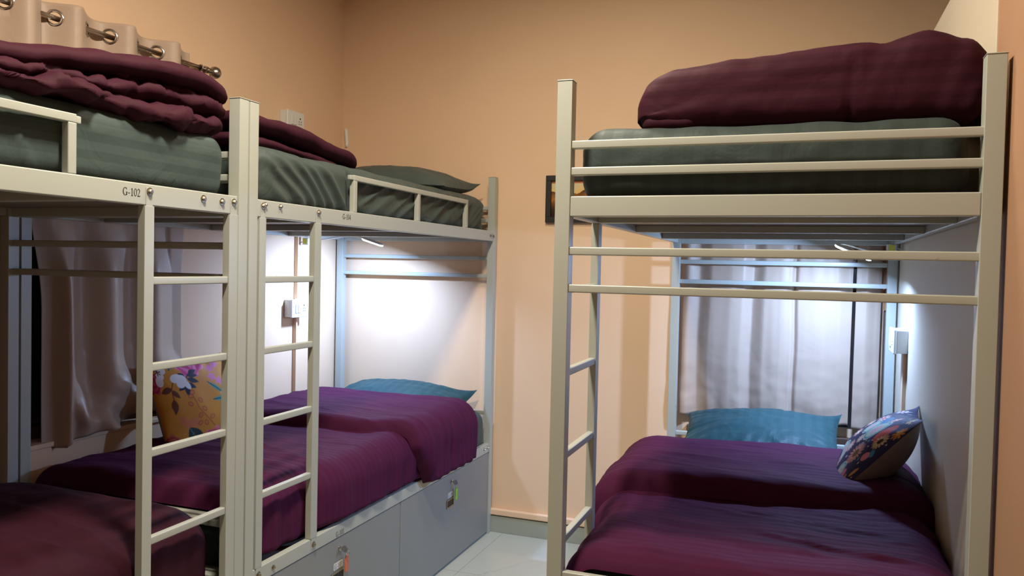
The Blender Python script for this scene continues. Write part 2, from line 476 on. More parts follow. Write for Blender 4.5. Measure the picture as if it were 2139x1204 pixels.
GREEN = paint('green_plastic', (.22, .58, .06), .4, 0)
keytag(2.398, ORANGE, 'key with an orange tag hanging from the nearer grey drawer')
keytag(3.345, GREEN, 'key with a green tag hanging from the farther grey drawer')

# ------------------------------------------------------------------ soft goods
def soft_box(mb, x0, x1, y0, y1, z0, z1, r, seg, fn=None, mi=0, rz=None):
    """rounded box with fine mesh; fn(p, n) -> displaced p"""
    c = Vector(((x0 + x1) / 2, (y0 + y1) / 2, (z0 + z1) / 2)); h = Vector(((x1 - x0) / 2, (y1 - y0) / 2, (z1 - z0) / 2))
    nn = [max(4, int(round(2 * h[i] / seg))) for i in range(3)]
    R = Vector((r, r, rz if rz else min(r, h.z * .98)))
    idx = {}; vs = []; fs = []
    def cs(i, a):
        # denser towards the rounded ends
        t = a / nn[i] * 2 - 1
        return t
    def vert(i, j, k):
        key = (i, j, k)
        if key in idx: return idx[key]
        p = Vector((cs(0, i) * h.x, cs(1, j) * h.y, cs(2, k) * h.z))
        inner = Vector([clamp(p[a], -(h[a] - R[a]), h[a] - R[a]) for a in range(3)])
        d = Vector([(p[a] - inner[a]) / R[a] for a in range(3)])
        m = max(abs(d.x), abs(d.y), abs(d.z)); l = d.length
        if l > 1e-9:
            dn = d / l
            q = Vector([inner[a] + dn[a] * m * R[a] for a in range(3)])
            nrm = Vector([dn[a] / R[a] for a in range(3)]).normalized()
        else: q = p; nrm = Vector((0, 0, 1))
        q = q + c
        if fn: q = fn(q, nrm)
        idx[key] = len(vs); vs.append(q); return idx[key]
    n0, n1, n2 = nn
    for i in range(n0):
        for j in range(n1):
            fs.append((vert(i, j, 0), vert(i, j + 1, 0), vert(i + 1, j + 1, 0), vert(i + 1, j, 0)))
            fs.append((vert(i, j, n2), vert(i + 1, j, n2), vert(i + 1, j + 1, n2), vert(i, j + 1, n2)))
    for i in range(n0):
        for k in range(n2):
            fs.append((vert(i, 0, k), vert(i + 1, 0, k), vert(i + 1, 0, k + 1), vert(i, 0, k + 1)))
            fs.append((vert(i, n1, k), vert(i, n1, k + 1), vert(i + 1, n1, k + 1), vert(i + 1, n1, k)))
    for j in range(n1):
        for k in range(n2):
            fs.append((vert(0, j, k), vert(0, j, k + 1), vert(0, j + 1, k + 1), vert(0, j + 1, k)))
            fs.append((vert(n0, j, k), vert(n0, j + 1, k), vert(n0, j + 1, k + 1), vert(n0, j, k + 1)))
    return mb.add(vs, fs, mi)

def mattress(label, x0, x1, y0, y1, z0, mat, wr, r=.055, seed=0, th=.190):
    def fn(p, n):
        top = sstep(z0 + .03, z0 + th, p.z)
        a = fbm(p.x * 3 + seed, p.y * 3, p.z * 4) * .006
        return p + n * (a * (.3 + .7 * top) + wr(p, n)) * sstep(z0, z0 + .04, p.z)
    mb = soft_box(MB(), x0, x1, y0, y1, z0, z0 + th, r, .0062 if seed == 2 else .013, fn)
    o = mb.build('mattress', mat, smooth=True)
    return tag(o, label, 'mattress', 'mattresses under slate grey fitted sheets')
def wr_A(p, n):
    # pulled corner creases near the foot end
    d = 0
    for k in range(5):
        yc = 1.66 - .035 * k; s = (p.y - yc) - (p.z - 1.56) * (.55 + .1 * k)
        d += .005 * gauss(s, .006) * gauss(p.z - 1.60, .05)
    s = (p.y - 1.205) + (p.z - 1.62) * .55
    d += .006 * gauss(s, .008) * sstep(1.69, 1.66, p.z)
    return d * (1 if n.x > .2 else 0) + .003 * pn(p.y * 9, p.z * 13, 3)
def wr_B(p, n):
    if n.x < .1: return 0
    u = (p.y - 1.98) / .5
    s = p.y + (p.z - 1.60) * 1.15 + .05 * pn(p.y * 3, p.z * 5, 1)
    s += .014 * pn(p.y * 7, p.z * 3, 9)
    k = sstep(1.96, 2.06, p.y) * sstep(2.56, 2.46, p.y) * sstep(1.75, 1.69, p.z)
    d = 0
    for sk, hk, wk in ((2.05, .009, .026), (2.13, .011, .020), (2.20, .010, .018), (2.275, .012, .019), (2.345, .011, .019), (2.43, .014, .022)):
        d += hk * gauss(s - sk, wk)
    d *= k
    d -= .018 * gauss(p.y - 2.475, .02) * sstep(1.74, 1.71, p.z)
    q = p.y * 1.2 - p.z * 2
    d += .014 * (1 - abs(pn(q * 7, p.z * 3, 2))) ** 4 * sstep(2.5, 2.6, p.y) * sstep(1.74, 1.69, p.z)
    return d
def wr_R(p, n):
    return .004 * pn(p.x * 14 + 3, p.z * 22, 5) + .006 * gauss(p.z - 1.60 - .03 * pn(p.x * 3, 0, 1), .012) * gauss(p.x + .42, .08)
mattress('striped slate mattress on the near left upper bunk under a crumpled duvet', -2.36, -1.532, -.04, 1.832, 1.553, SHEET_Z, wr_A, seed=1)
mattress('creased slate mattress on the upper bunk in the left corner', -2.36, -1.530, 1.965, 3.755, 1.553, SHEET_P, wr_B, seed=2)
mattress('slate mattress on the right upper bunk behind three cream bars', -.537, .335, 1.926, 3.72, 1.553, SHEET_X, wr_R, seed=3, r=.062)
mattress('slate mattress on the lower bunk in the left corner', -2.36, -1.562, 1.925, 3.80, .447, SHEET_P, lambda p, n: .045 * max(0, n.x) * sstep(2.9, 3.4, p.y), seed=4)
mattress('slate mattress on the near left lower bunk, under a maroon duvet', -2.36, -1.570, -.04, 1.79, .447, SHEET_P, lambda p, n: 0, seed=5)
mattress('slate mattress on the right lower bunk, under a purple maroon duvet', -.512, .335, 1.926, 3.735, .447, SHEET_X, lambda p, n: 0, seed=6)

def drape(mb, xl, xr, zt, hl, hr, r, ya, yb, T, disp, edge=.05, ns=110, nt=110, lift=None, eh=.022):
    """a quilt laid over a box: xl..xr at the sides, zt on top, hems at hl / hr, ends ya(s), yb(s)"""
    Ls = [max(zt - r - hl, .001), pi / 2 * r, (xr - xl) - 2 * r, pi / 2 * r, max(zt - r - hr, .001)]
    tot = sum(Ls)
    def path(d):
        if d < Ls[0]: return Vector((xl, 0, hl + d)), Vector((-1, 0, 0))
        d -= Ls[0]
        if d < Ls[1]:
            a = d / r; return Vector((xl + r - r * cos(a), 0, zt - r + r * sin(a))), Vector((-cos(a), 0, sin(a)))
        d -= Ls[1]
        if d < Ls[2]: return Vector((xl + r + d, 0, zt)), Vector((0, 0, 1))
        d -= Ls[2]
        if d < Ls[3]:
            a = d / r; return Vector((xr - r + r * sin(a), 0, zt - r + r * cos(a))), Vector((sin(a), 0, cos(a)))
        d -= Ls[3]; return Vector((xr, 0, zt - r - d)), Vector((1, 0, 0))
    O = []; I = []
    for i in range(ns + 1):
        d = tot * i / ns; p, n = path(d); ro = []; ri = []
        y0 = ya(p.x, p.z); y1 = yb(p.x, p.z)
        for j in range(nt + 1):
            t = j / nt; y = lerp(y0, y1, t)
            e = clamp(min(min(d, tot - d) / eh, min(y - y0, y1 - y) / edge), 0, 1)
            k = sqrt(max(0, 1 - (1 - e) ** 2))
            q = Vector((p.x, y, p.z)); nn = n.copy()
            base = lift(q) if lift else 0
            h = (T + disp(q, n)) * k
            ri.append(q + nn * base); ro.append(q + nn * (base + max(h, .002 * k)))
        O.append(ro); I.append(ri)
    a = len(mb.v)
    mb.grid(O, ns + 1, nt + 1); mb.grid(I, ns + 1, nt + 1, flip=True)
    return mb

def wrinkle(q, seed, a=1.0):
    w = .009 * fbm(q.x * 2.2 + seed, q.y * 3.1, q.z * 2.2) + .004 * pn(q.x * 5 + 9, q.y * 22 + 3 * pn(q.x * 3, q.y * 3, seed), q.z * 5)
    # long soft creases running across the bed
    w += .006 * (1 - abs(pn(q.x * 1.6 + seed, q.y * 8 + 1.5 * q.x, 4.4))) ** 6
    return w * a
# ---- left corner lower bunk: quilt with its head end folded back
def dB(q, n):
    w = wrinkle(q, 3.1) + .012 * gauss(q.x + 1.95, .45) * n.z
    if n.x > .05: w += n.x * (lerp(-.022, .018, sstep(2.24, 2.40, q.y)) + .005 * sin(q.y * 2 * pi / .12 + 2 * pn(q.y * 3, q.z * 4, 2)) * sstep(.68, .56, q.z))
    return w
mb = MB()
foldY = lambda x, z: interp([(-2.36, 2.74), (-2.1, 2.79), (-1.7, 2.83), (-1.5, 2.90)], x) + (.0 if z > .64 else .10 * (.64 - z) / .15)
drape(mb, -2.355, -1.558, .643, .56, .478, .05, lambda x, z: 1.905, lambda x, z: 3.40, .05, dB, .06, 110, 120)
dB2 = lambda q, n: wrinkle(q, 8.3) + .016 * gauss(q.x + 1.95, .4) * n.z + (.006 * sin(q.y * 2 * pi / .085 + 2.5 * pn(q.y * 4, q.z * 3, 1)) * sstep(.72, .6, q.z) if n.x > .2 else 0)
drape(mb, -2.365, -1.488, .695, .60, .462, .07, foldY, lambda x, z: 3.505 - .02 * sin(x * 9), .05, dB2, .05, 110, 80)
tag(mb.build('duvet', DUVET_Y, smooth=True), 'purple maroon duvet folded back below the blue grey pillow in the left corner lower bunk', 'duvet', 'maroon duvets on the lower bunks')
# ---- near left lower bunk
mb = MB()
dA = lambda q, n: 1.3 * wrinkle(q, 5.7) + .02 * gauss(q.x + 1.95, .4) * n.z - .02 * sstep(1.70, 1.8, q.y) * n.z - .014 * max(0, n.x)
drape(mb, -2.345, -1.566, .643, .56, .484, .05, lambda x, z: -.03, lambda x, z: 1.790, .05, dA, .07, 100, 130)
tag(mb.build('duvet', DUVET_P, smooth=True), 'dim maroon duvet on the near left lower bunk, behind the G-102 ladder', 'duvet', 'maroon duvets on the lower bunks')
# ---- right lower bunk
mb = MB()
def dR(q, n):
    w = wrinkle(q, 2.2, 1.1) + .006 * pn(q.x * 4, q.y * 9, 3.3)
    w += .014 * pn(q.x * 9 + 2, q.y * 9, 1.7) * gauss(q.x + .50, .15) * gauss(q.y - 1.98, .12)
    w += max(0, -n.x) * lerp(-.018, .022, sstep(2.26, 2.42, q.y))
    s = (q.y - 2.18) + .20 * (q.x - .05) + .02 * sin(q.x * 9)
    w += .011 * gauss(s, .012) * sstep(-.12, .02, q.x) * sstep(.32, .18, q.x)
    s = (q.y - 2.36) + .22 * (q.x - .05)
    w += .009 * gauss(s, .010) * sstep(-.2, -.1, q.x) * sstep(.30, .2, q.x)
    return w
drape(mb, -.517, .338, .643, .485, .56, .055, lambda x, z: 1.912 + .02 * sstep(.62, .5, z), lambda x, z: 2.95, .05, dR, .07, 120, 110)
foldR = lambda x, z: interp([(-.6, 2.43), (-.5, 2.46), (-.2, 2.50), (.1, 2.54), (.35, 2.59)], x)
dR2 = lambda q, n: wrinkle(q, 6.2, .8) + .010
drape(mb, -.565, .348, .690, .52, .60, .07, foldR, lambda x, z: interp([(-.6, 3.10), (0, 3.13), (.35, 3.17)], x), .055, dR2, .05, 110, 80)
tag(mb.build('duvet', DUVET_Y, smooth=True), 'purple maroon duvet on the right lower bunk, folded back below the teal pillow', 'duvet', 'maroon duvets on the lower bunks')

# ---- near left upper bunk: crumpled folded quilt in several layers
mb = MB()
FLAT = lambda y: interp([(1.0, .50), (1.2, .62), (1.32, .80), (1.5, .95), (1.6, 1)], y)
def lay(zc, x1, y0, y1, th, seed, amp, sag):
    def fn(p, n):
        yy = p.y
        front = sstep(-2.0, -1.55, p.x)
        dz = amp * pn(yy * 5 + seed, p.x * 3, seed) + sag * sstep(1.45, 1.85, yy)
        dx = .034 * pn(yy * 6 + seed * 3, 2.2, seed) * front
        w = .012 * fbm(p.x * 9 + seed, p.y * 10, p.z * 16)
        rg = (1 - abs(pn(p.y * 7 + p.z * 11 + seed, p.z * 16 - p.y * 3, seed + p.x * 4))) ** 5 - (1 - abs(pn(p.y * 9 - p.z * 8 + seed * 2, p.z * 12 + p.y * 5, seed + 3))) ** 6
        w += .013 * rg * front
        r2 = (1 - abs(pn(p.y * 19 + p.z * 23 + seed, p.z * 30 - p.y * 9, seed + p.x * 9))) ** 4
        w -= .007 * r2 * front
        q = p + Vector((dx, 0, dz)) + n * w
        q.z = 1.738 + (q.z - 1.738) * FLAT(q.y)
        return q
    soft_box(mb, -2.28, x1, y0, y1, zc - th / 2, zc + th / 2, .06, .011, fn, rz=th * .49)
lay(1.768, -1.512, .55, 1.835, .062, 1.3, .014, -.004)
lay(1.815, -1.535, .62, 1.842, .064, 4.7, .018, -.006)
lay(1.856, -1.570, .60, 1.835, .066, 7.9, .016, -.020)
def fn_top(p, n):
    rise = .030 * sstep(-1.55, -1.95, p.x) + interp([(.6, -.10), (1.0, -.098), (1.2, -.080), (1.32, -.054), (1.45, -.034), (1.6, -.016), (1.75, -.012), (1.86, -.045)], p.y)
    w = .006 * fbm(p.x * 4, p.y * 5, p.z * 8) + .005 * pn(p.y * 16, p.x * 5, 3) * sstep(-1.7, -1.55, p.x)
    hang = 0
    return p + Vector((.010 * pn(p.y * 5, 1, 1), 0, rise)) + n * w
soft_box(mb, -2.33, -1.530, .50, 1.862, 1.862, 1.922, .06, .014, fn_top, rz=.029)
# the rounded turn that closes the bundle on its nearer side
def fn_end(p, n): return p + n * (.008 * fbm(p.x * 5, p.y * 6, p.z * 6)) 
soft_box(mb, -2.30, -1.512, .45, 1.150, 1.742, 1.838, .05, .014, fn_end, rz=.047)
tag(mb.build('duvet', DUVET_P, smooth=True), 'crumpled maroon duvet bundled on the near left upper bunk below the curtain rod', 'duvet', 'folded maroon duvets on the upper bunks')
# ---- left corner upper bunk: flat folded quilt
mb = MB()
def fnB(p, n):
    s = sstep(2.15, 2.62, p.y)
    w = .006 * fbm(p.x * 5, p.y * 6, p.z * 9) + .003 * pn(p.y * 20, p.z * 9, 1)
    return p + Vector((.010 * pn(p.y * 4, 0, 5), 0, -.030 * s + .006 * pn(p.y * 4, p.x * 3, 2))) + n * w
soft_box(mb, -2.30, -1.590, 1.93, 2.575, 1.742, 1.784, .05, .013, fnB, rz=.02)
def fnB2(p, n):
    s = sstep(2.15, 2.62, p.y)
    d = .030 * sstep(2.54, 2.63, p.y)
    w = .006 * fbm(p.x * 5 + 3, p.y * 6, p.z * 9)
    return p + Vector((.008 * pn(p.y * 4, 3, 5), 0, -.038 * s - d + .008 * pn(p.y * 4, p.x * 3, 8))) + n * w
soft_box(mb, -2.33, -1.575, 1.93, 2.62, 1.790, 1.850, .05, .013, fnB2, rz=.028)
tag(mb.build('duvet', DUVET_P, smooth=True), 'flat folded maroon duvet on the upper bunk in the left corner', 'duvet', 'folded maroon duvets on the upper bunks')
# ---- right upper bunk: fat roll across the bed
mb = MB()
def fnR(p, n):
    u = (p.x + .408) / .79
    up = sstep(1.76, 1.85, p.z)
    top = interp([(0, -.075), (.03, -.060), (.12, -.035), (.3, -.018), (.45, -.010), (.6, .0), (.72, .006), (.84, .012), (.93, -.002), (1, -.02)], u)
    dz = top * up
    bumps = .0055 * (sin(u * 23 + 1) + .5 * sin(u * 41)) * sstep(.5, .75, u) * up
    w = .005 * fbm(p.x * 6, p.y * 6, p.z * 9)
    ln = p.x - .06 * (p.z - 1.8)
    cr = -.008 * gauss((ln - .09) , .006) * sstep(1.90, 1.86, p.z) + .006 * pn(p.x * 26 - p.z * 8, p.z * 7, 2) * sstep(.45, .8, u)
    dx = .02 * pn(p.z * 16, p.y * 6, 4) * sstep(.08, 0, u)
    return p + Vector((dx, 0, dz + bumps)) + n * (w + cr)
soft_box(mb, -.408, .383, 1.965, 2.50, 1.738, 1.928, .055, .011, fnR, rz=.06)
soft_box(mb, -.392, -.25, 1.975, 2.40, 1.738, 1.778, .03, .012, lambda p, n: p + n * .006 * fbm(p.x * 8, p.y * 8, 1), rz=.019)
tag(mb.build('duvet', DUVET_Z, smooth=True), 'maroon duvet in a fat roll on the right upper bunk', 'duvet', 'folded maroon duvets on the upper bunks')

# ------------------------------------------------------------------ pillows and cushions
def pillow_pts(w, h, t, nu, nv, k=.05, pw=.42, wr=None, back=1.0, sp=None):
    F = []; B = []
    for i in range(nu + 1):
        u = (sp(i / nu) if sp else i / nu) * 2 - 1; rf = []; rb = []
        for j in range(nv + 1):
            v = (sp(j / nv) if sp else j / nv) * 2 - 1
            cn = 1 + .045 * abs(u * v) ** 7
            x = w / 2 * u * (1 - k * (1 - v * v)) * cn; y = h / 2 * v * (1 - k * (1 - u * u)) * cn
            b = max(0, (1 - u * u) * (1 - v * v)) ** pw
            d = wr(u, v) if wr else 0
            rf.append(Vector((x, y, t / 2 * b + d * min(1, b * 2)))); rb.append(Vector((x, y, -t / 2 * b * back - d * min(1, b * 2) * .4)))
        F.append(rf); B.append(rb)
    return F, B
def place(P, M): return [[M @ p for p in r] for r in P]
def edge_creases(u, v):
    e = max(abs(u), abs(v)); a = atan2(v, u)
    return .010 * sstep(.45, .9, e) * pn(a * 7, e * 2, 3) + .006 * fbm(u * 2.5, v * 2.5, 1)
def mk_pillow(label, M, w, h, t, mat, ear=1):
    F, B = pillow_pts(w, h, t, 64, 44, .045, .40, edge_creases, .55)
    for P in (F, B):
        for i in range(65):
            for j in range(45): P[i][j].z += .034 * max(0, ear * (i / 32 - 1) * (j / 22 - 1)) ** 6 - .016 * (i / 32 - 1) ** 2
    mb = MB(); mb.grid(place(F, M), 65, 45); mb.grid(place(B, M), 65, 45, flip=True)
    o = mb.build('pillow', mat, smooth=True)
    return tag(o, label, 'pillow', 'pillows at the bed heads')
def frame(c, ux, uy):
    ux = Vector(ux).normalized(); uy = Vector(uy); uy = (uy - ux * uy.dot(ux)).normalized(); uz = ux.cross(uy)
    M = Matrix(((ux.x, uy.x, uz.x, c[0]), (ux.y, uy.y, uz.y, c[1]), (ux.z, uy.z, uz.z, c[2]), (0, 0, 0, 1)))
    return M
mk_pillow('blue grey pillow on the lower bunk in the left corner, under the reading lamp', frame((-1.93, 3.585, .698), (1, .02, -.02), (0, .40, .08)), .70, .40, .17, PILLOW)
mk_pillow('teal pillow on the right lower bunk in front of the taupe curtain', frame((-.150, 3.45, .708), (1, 0, .03), (0, .40, .10)), .63, .44, .16, PILLOW)
mk_pillow('dark grey pillow on the upper bunk in the left corner', frame((-1.93, 3.50, 1.785), (1, .03, -.01), (0, .42, .02)), .74, .44, .19, PILLOWD)

# ---- printed patterns
def petals(u, v, cx, cy, R, n, ph=0, depth=.35):
    dx, dy = u - cx, v - cy; r = hypot(dx, dy); a = atan2(dy, dx) + ph
    return r < R * (1 - depth * (.5 - .5 * cos(n * a)) )
def ell(u, v, cx, cy, a, b, ang):
    c, s = cos(ang), sin(ang); dx, dy = u - cx, v - cy
    return ((dx * c + dy * s) / a) ** 2 + ((-dx * s + dy * c) / b) ** 2
def leaf(u, v, x0, y0, x1, y1, wd):
    L_ = hypot(x1 - x0, y1 - y0); tx, ty = (x1 - x0) / L_, (y1 - y0) / L_
    s = ((u - x0) * tx + (v - y0) * ty) / L_; d = abs(-(u - x0) * ty + (v - y0) * tx)
    if 0 < s < 1: return d < wd * sin(pi * s ** .8), d, s
    return False, 9, s
def seg(u, v, x0, y0, x1, y1, wd):
    dx, dy = x1 - x0, y1 - y0; t = clamp(((u - x0) * dx + (v - y0) * dy) / (dx * dx + dy * dy), 0, 1)
    return hypot(u - x0 - dx * t, v - y0 - dy * t) < wd
def floral_yellow(u, v):
    c = (.60, .255, .035)
    def rose(c, cx, cy, R, ca, cb):
        if petals(u, v, cx, cy, R, 7, .4, .22):
            r = hypot(u - cx, v - cy) / R; a = atan2(v - cy, u - cx)
            k = .5 + .5 * sin(r * 15 + 1.2 * sin(a * 3 + r * 5)); return tuple(lerp(x, y, k) for x, y in zip(ca, cb))
        return c
    c = rose(c, .06, .80, .14, (.40, .02, .06), (.55, .08, .16))
    c = rose(c, .58, .95, .17, (.62, .06, .22), (.80, .25, .45))
    c = rose(c, .66, .06, .16, (.60, .08, .16), (.75, .22, .22))
    c = rose(c, .10, .13, .13, (.42, .05, .05), (.55, .16, .10))
    c = rose(c, .22, .05, .09, (.50, .09, .08), (.62, .20, .14))
    for x, y in ((.20, .93), (.80, .86), (.86, .90), (.78, .76), (.84, .70)):
        if petals(u, v, x, y, .05, 5, x * 9, .4): c = (.66, .20, .38)
    for x, y in ((.36, .30), (.30, .35), (.44, .30)):
        if petals(u, v, x, y, .06, 4, 1, .4): c = (.62, .20, .08)
    # dark sprays
    def spray(c, col, stem, leaves):
        for s in zip(stem, stem[1:]):
            if seg(u, v, *s[0], *s[1], .006): c = col
        for l in leaves:
            if leaf(u, v, *l)[0]: c = col
        return c
    nav = (.022, .035, .065)
    c = spray(c, nav, [(.44, .70), (.50, .80), (.58, .86)], [(.46, .72, .36, .66, .03), (.46, .72, .46, .56, .03), (.47, .73, .57, .66, .03), (.50, .78, .62, .72, .03), (.51, .82, .63, .80, .028), (.54, .84, .64, .87, .026), (.48, .80, .42, .86, .025)])
    brn = (.13, .045, .02)
    c = spray(c, brn, [(.32, .76), (.27, .68), (.26, .56)], [(.28, .70, .12, .67, .035), (.27, .68, .35, .58, .03), (.26, .58, .23, .42, .045)])
    rst = (.45, .11, .03)
    c = spray(c, rst, [(.50, .56), (.52, .44), (.58, .34), (.66, .22)], [])
    for x, y in ((.47, .58), (.44, .50), (.56, .52), (.58, .42), (.52, .36), (.50, .28), (.57, .27), (.65, .32), (.50, .62)):
        if ell(u, v, x, y, .032, .025, x * 20) < 1: c = rst if (ell(u, v, x, y, .022, .015, x * 20) > 1) else (.58, .20, .06)
    # big dark leaves
    for l in ((.80, .44, .92, .08, .085), (.36, .26, .52, -.02, .085), (.97, .36, 1.0, .18, .05)):
        ok, d, s = leaf(u, v, *l)
        if ok:
            c = (.018, .03, .035)
            if d < .006 or abs((s * 9 + d * 26) % 1 - .5) < .06: c = (.09, .16, .16)
    for l in ((.84, .56, .70, .72, .022), (.86, .50, .70, .50, .026), (.87, .54, .93, .66, .026), (.34, .90, .40, .97, .02)):
        ok, d, s = leaf(u, v, *l)
        if ok: c = (.06, .33, .28) if d > .006 else (.02, .06, .08)
    # white flowers
    for cx, cy, R in ((.90, .48, .105),):
        for k in range(4):
            a = k * pi / 2 + .6; px, py = cx + .55 * R * cos(a), cy + .55 * R * sin(a)
            if ell(u, v, px, py, R * .62, R * .42, a) < 1: c = (.80, .79, .80)
        if petals(u, v, cx, cy, R * .45, 9, 0, .75): c = (.28, .09, .06)
    for cx, cy, ea, eb, an in ((.375, .80, .07, .05, .2), (.43, .775, .06, .06, .5), (.41, .73, .05, .045, .2), (.475, .715, .03, .06, .35)):
        if ell(u, v, cx, cy, ea, eb, an) < 1: c = (.78, .78, .80)
    for cx, cy in ((.20, .86), (.16, .79), (.25, .92)):
        if ell(u, v, cx, cy, .055, .05, cx * 8) < 1: c = (.78, .74, .74)
    if petals(u, v, .19, .90, .05, 7, 0, .8): c = (.15, .03, .03)
    return c
rn = random.Random(21)
DAISY = [(.42, .41, .125, 18, (.66, .27, .20), (.17, .10, .03)), (.20, .64, .095, 14, (.72, .55, .30), (.05, .03, .02)), (.70, .40, .07, 12, (.78, .50, .45), (.70, .66, .66)),
         (.10, .80, .085, 9, (.62, .27, .05), (.75, .35, .08)), (.62, .52, .055, 10, (.78, .60, .45), (.78, .55, .60)), (.86, .52, .06, 8, (.80, .42, .30), (.8, .7, .6)),
         (.84, .78, .065, 8, (.80, .55, .50), (.70, .20, .25)), (.90, .34, .055, 9, (.72, .70, .72), (.3, .3, .6)), (.62, .86, .06, 8, (.75, .4, .4), (.8, .6, .3)),
         (.78, .22, .06, 8, (.80, .50, .35), (.5, .15, .2)), (.44, .07, .09, 12, (.70, .16, .14), (.75, .6, .55)), (.30, .94, .05, 9, (.75, .6, .2), (.6, .2, .2)), (.94, .92, .05, 8, (.72, .6, .65), (.4, .2, .5)), (.90, .66, .05, 8, (.78, .45, .4), (.8, .7, .5)), (.92, .10, .06, 8, (.74, .62, .55), (.6, .2, .2))]
DOTS = [(rn.random(), rn.random(), rn.uniform(.006, .014), rn.choice([(.7, .72, .75), (.10, .33, .45), (.70, .25, .25), (.75, .5, .2)])) for _ in range(70)]
def floral_navy(u, v):
    c = (.030, .028, .085)
    for x, y, r, col in DOTS:
        if hypot(u - x, v - y) < r: c = col
    # big medallions and drops
    for cx, cy, a, b, an in ((.56, .68, .15, .12, 1.2), (.46, .16, .10, .15, .3), (.74, .66, .11, .08, 1.1), (.78, .32, .12, .07, .9)):
        e = ell(u, v, cx, cy, a, b, an)
        if e < 1:
            c = (.50, .58, .60) if e > .82 else (.10, .34, .36) if e > .6 else (.38, .58, .50) if e > .2 else (.72, .45, .5)
            if .2 < e < .6 and sin(16 * atan2(v - cy, u - cx)) > .5: c = (.62, .70, .52)
    for cx, cy, a, b, an, col in ((.33, .72, .13, .09, 1.3, (.55, .09, .06)), (.30, .22, .05, .045, .6, (.70, .18, .28)), (.03, .05, .06, .05, 0, (.70, .28, .16)), (.17, .46, .05, .06, 1, (.70, .25, .32)), (.72, .80, .08, .05, .4, (.06, .22, .40)), (.44, .45, .08, .04, .9, (.05, .25, .38)), (.16, .18, .08, .03, .8, (.55, .26, .06)), (.10, .30, .06, .025, 1.9, (.60, .30, .10)), (.12, .52, .05, .03, .6, (.06, .30, .42)), (.38, .08, .07, .03, .5, (.55, .26, .06)), (.46, .14, .05, .03, 1.9, (.55, .26, .06))):
        if ell(u, v, cx, cy, a, b, an) < 1: c = col
    for cx, cy, R, n, cp, cc in DAISY:
        r = hypot(u - cx, v - cy)
        if r < R:
            a = atan2(v - cy, u - cx)
            if r < R * .38: c = cc
            elif cos(n * a) > -.55 and r < R * (.86 + .14 * cos(n * a)): c = cp if r > R * .55 else tuple(min(1, x * 1.25) for x in cp)
    return c
EDGE = lambda a: lerp(a, .5 - .5 * cos(pi * a), .7)
def mk_cushion(label, M, w, t, fn, front, backm, uvmap, n=210, pw=.55):
    F, B = pillow_pts(w, w, t, n, n, .055, pw, lambda u, v: .004 * pn(u * 2, v * 2, 2) + .005 * sstep(.6, .95, max(abs(u), abs(v))) * pn(atan2(v, u) * 5, 1, 2), 1, EDGE)
    th = thing('throw_cushion', label, 'cushion', (M.translation.x, M.translation.y, M.translation.z - w / 2.6))
    mb = MB(); mb.grid(place(F, M), n + 1, n + 1)
    mb.col = []
    for i in range(n + 1):
        for j in range(n + 1):
            cs = [fn(*uvmap(EDGE(clamp((i + a) / n, 0, 1)), EDGE(clamp((j + b) / n, 0, 1)))) for a, b in ((-.3, -.15), (.15, -.3), (.3, .15), (-.15, .3))]
            mb.col.append(tuple(sum(c[k] for c in cs) / 4 for k in range(3)))
    mb.build('printed_cover', front, th, smooth=True)
    F, B = pillow_pts(w, w, t, 60, 60, .055, pw, None, 1, EDGE)
    mb = MB(); mb.grid(place(B, M), 61, 61, flip=True)
    mb.build('back_cover', backm, th, smooth=True)
    return th
# yellow cushion: faces the aisle, leans on the window sill and curtain
mk_cushion('yellow floral cushion leaning on the wall behind the G-102 ladder',
           frame((-2.262, 2.535, .812), (.10, 1, .02), (-.38, .03, .92)), .385, .12, floral_yellow, PRINT, TAUPE, lambda a, b: (a ** .68, b), pw=.45)
# navy cushion: leans on the partition
mk_cushion('navy floral cushion with a taupe back leaning on the cream partition of the right bunk',
           frame((.245, 2.845, .812), (-.10, -1, 0.03), (.66, -.08, .74)), .37, .165, floral_navy, PRINT2, TAUPE, lambda a, b: (1 - a ** 3.2, b), pw=.72)

# ------------------------------------------------------------------ curtains
def hanging(name, label, pathf, zt, zb, s0, s1, ns, nz, mat, holes=(), group=None, hem=True):
    """pathf(s, z) -> Vector; sheet from zt down to zb(s)"""
    mb = MB(); idx = {}
    vs = []; fs = []
    th = .0025
    for i in range(ns + 1):
        s = lerp(s0, s1, i / ns)
        for k in range(nz + 1):
            t = k / nz
            z = lerp(zt, zb(s), t)
            vs.append(pathf(s, z, t))
    def bad(i, k):
        for hs, hz, hr in holes:
            s = lerp(s0, s1, (i + .5) / ns); z = lerp(zt, zb(s), (k + .5) / nz)
            if hypot((s - hs) * 1.5, z - hz) < hr: return True
        return False
    for i in range(ns):
        for k in range(nz):
            if holes and bad(i, k): continue
            a = i * (nz + 1) + k
            fs.append((a, a + 1, a + nz + 2, a + nz + 1))
    mb.add(vs, fs)
    o = mb.build(name, mat, smooth=True)
    sol = o.modifiers.new('cloth', 'SOLIDIFY'); sol.thickness = th; sol.offset = 0
    return tag(o, label, 'curtain', group)
RODX, RODZ = -2.372, 2.190
PER = .222
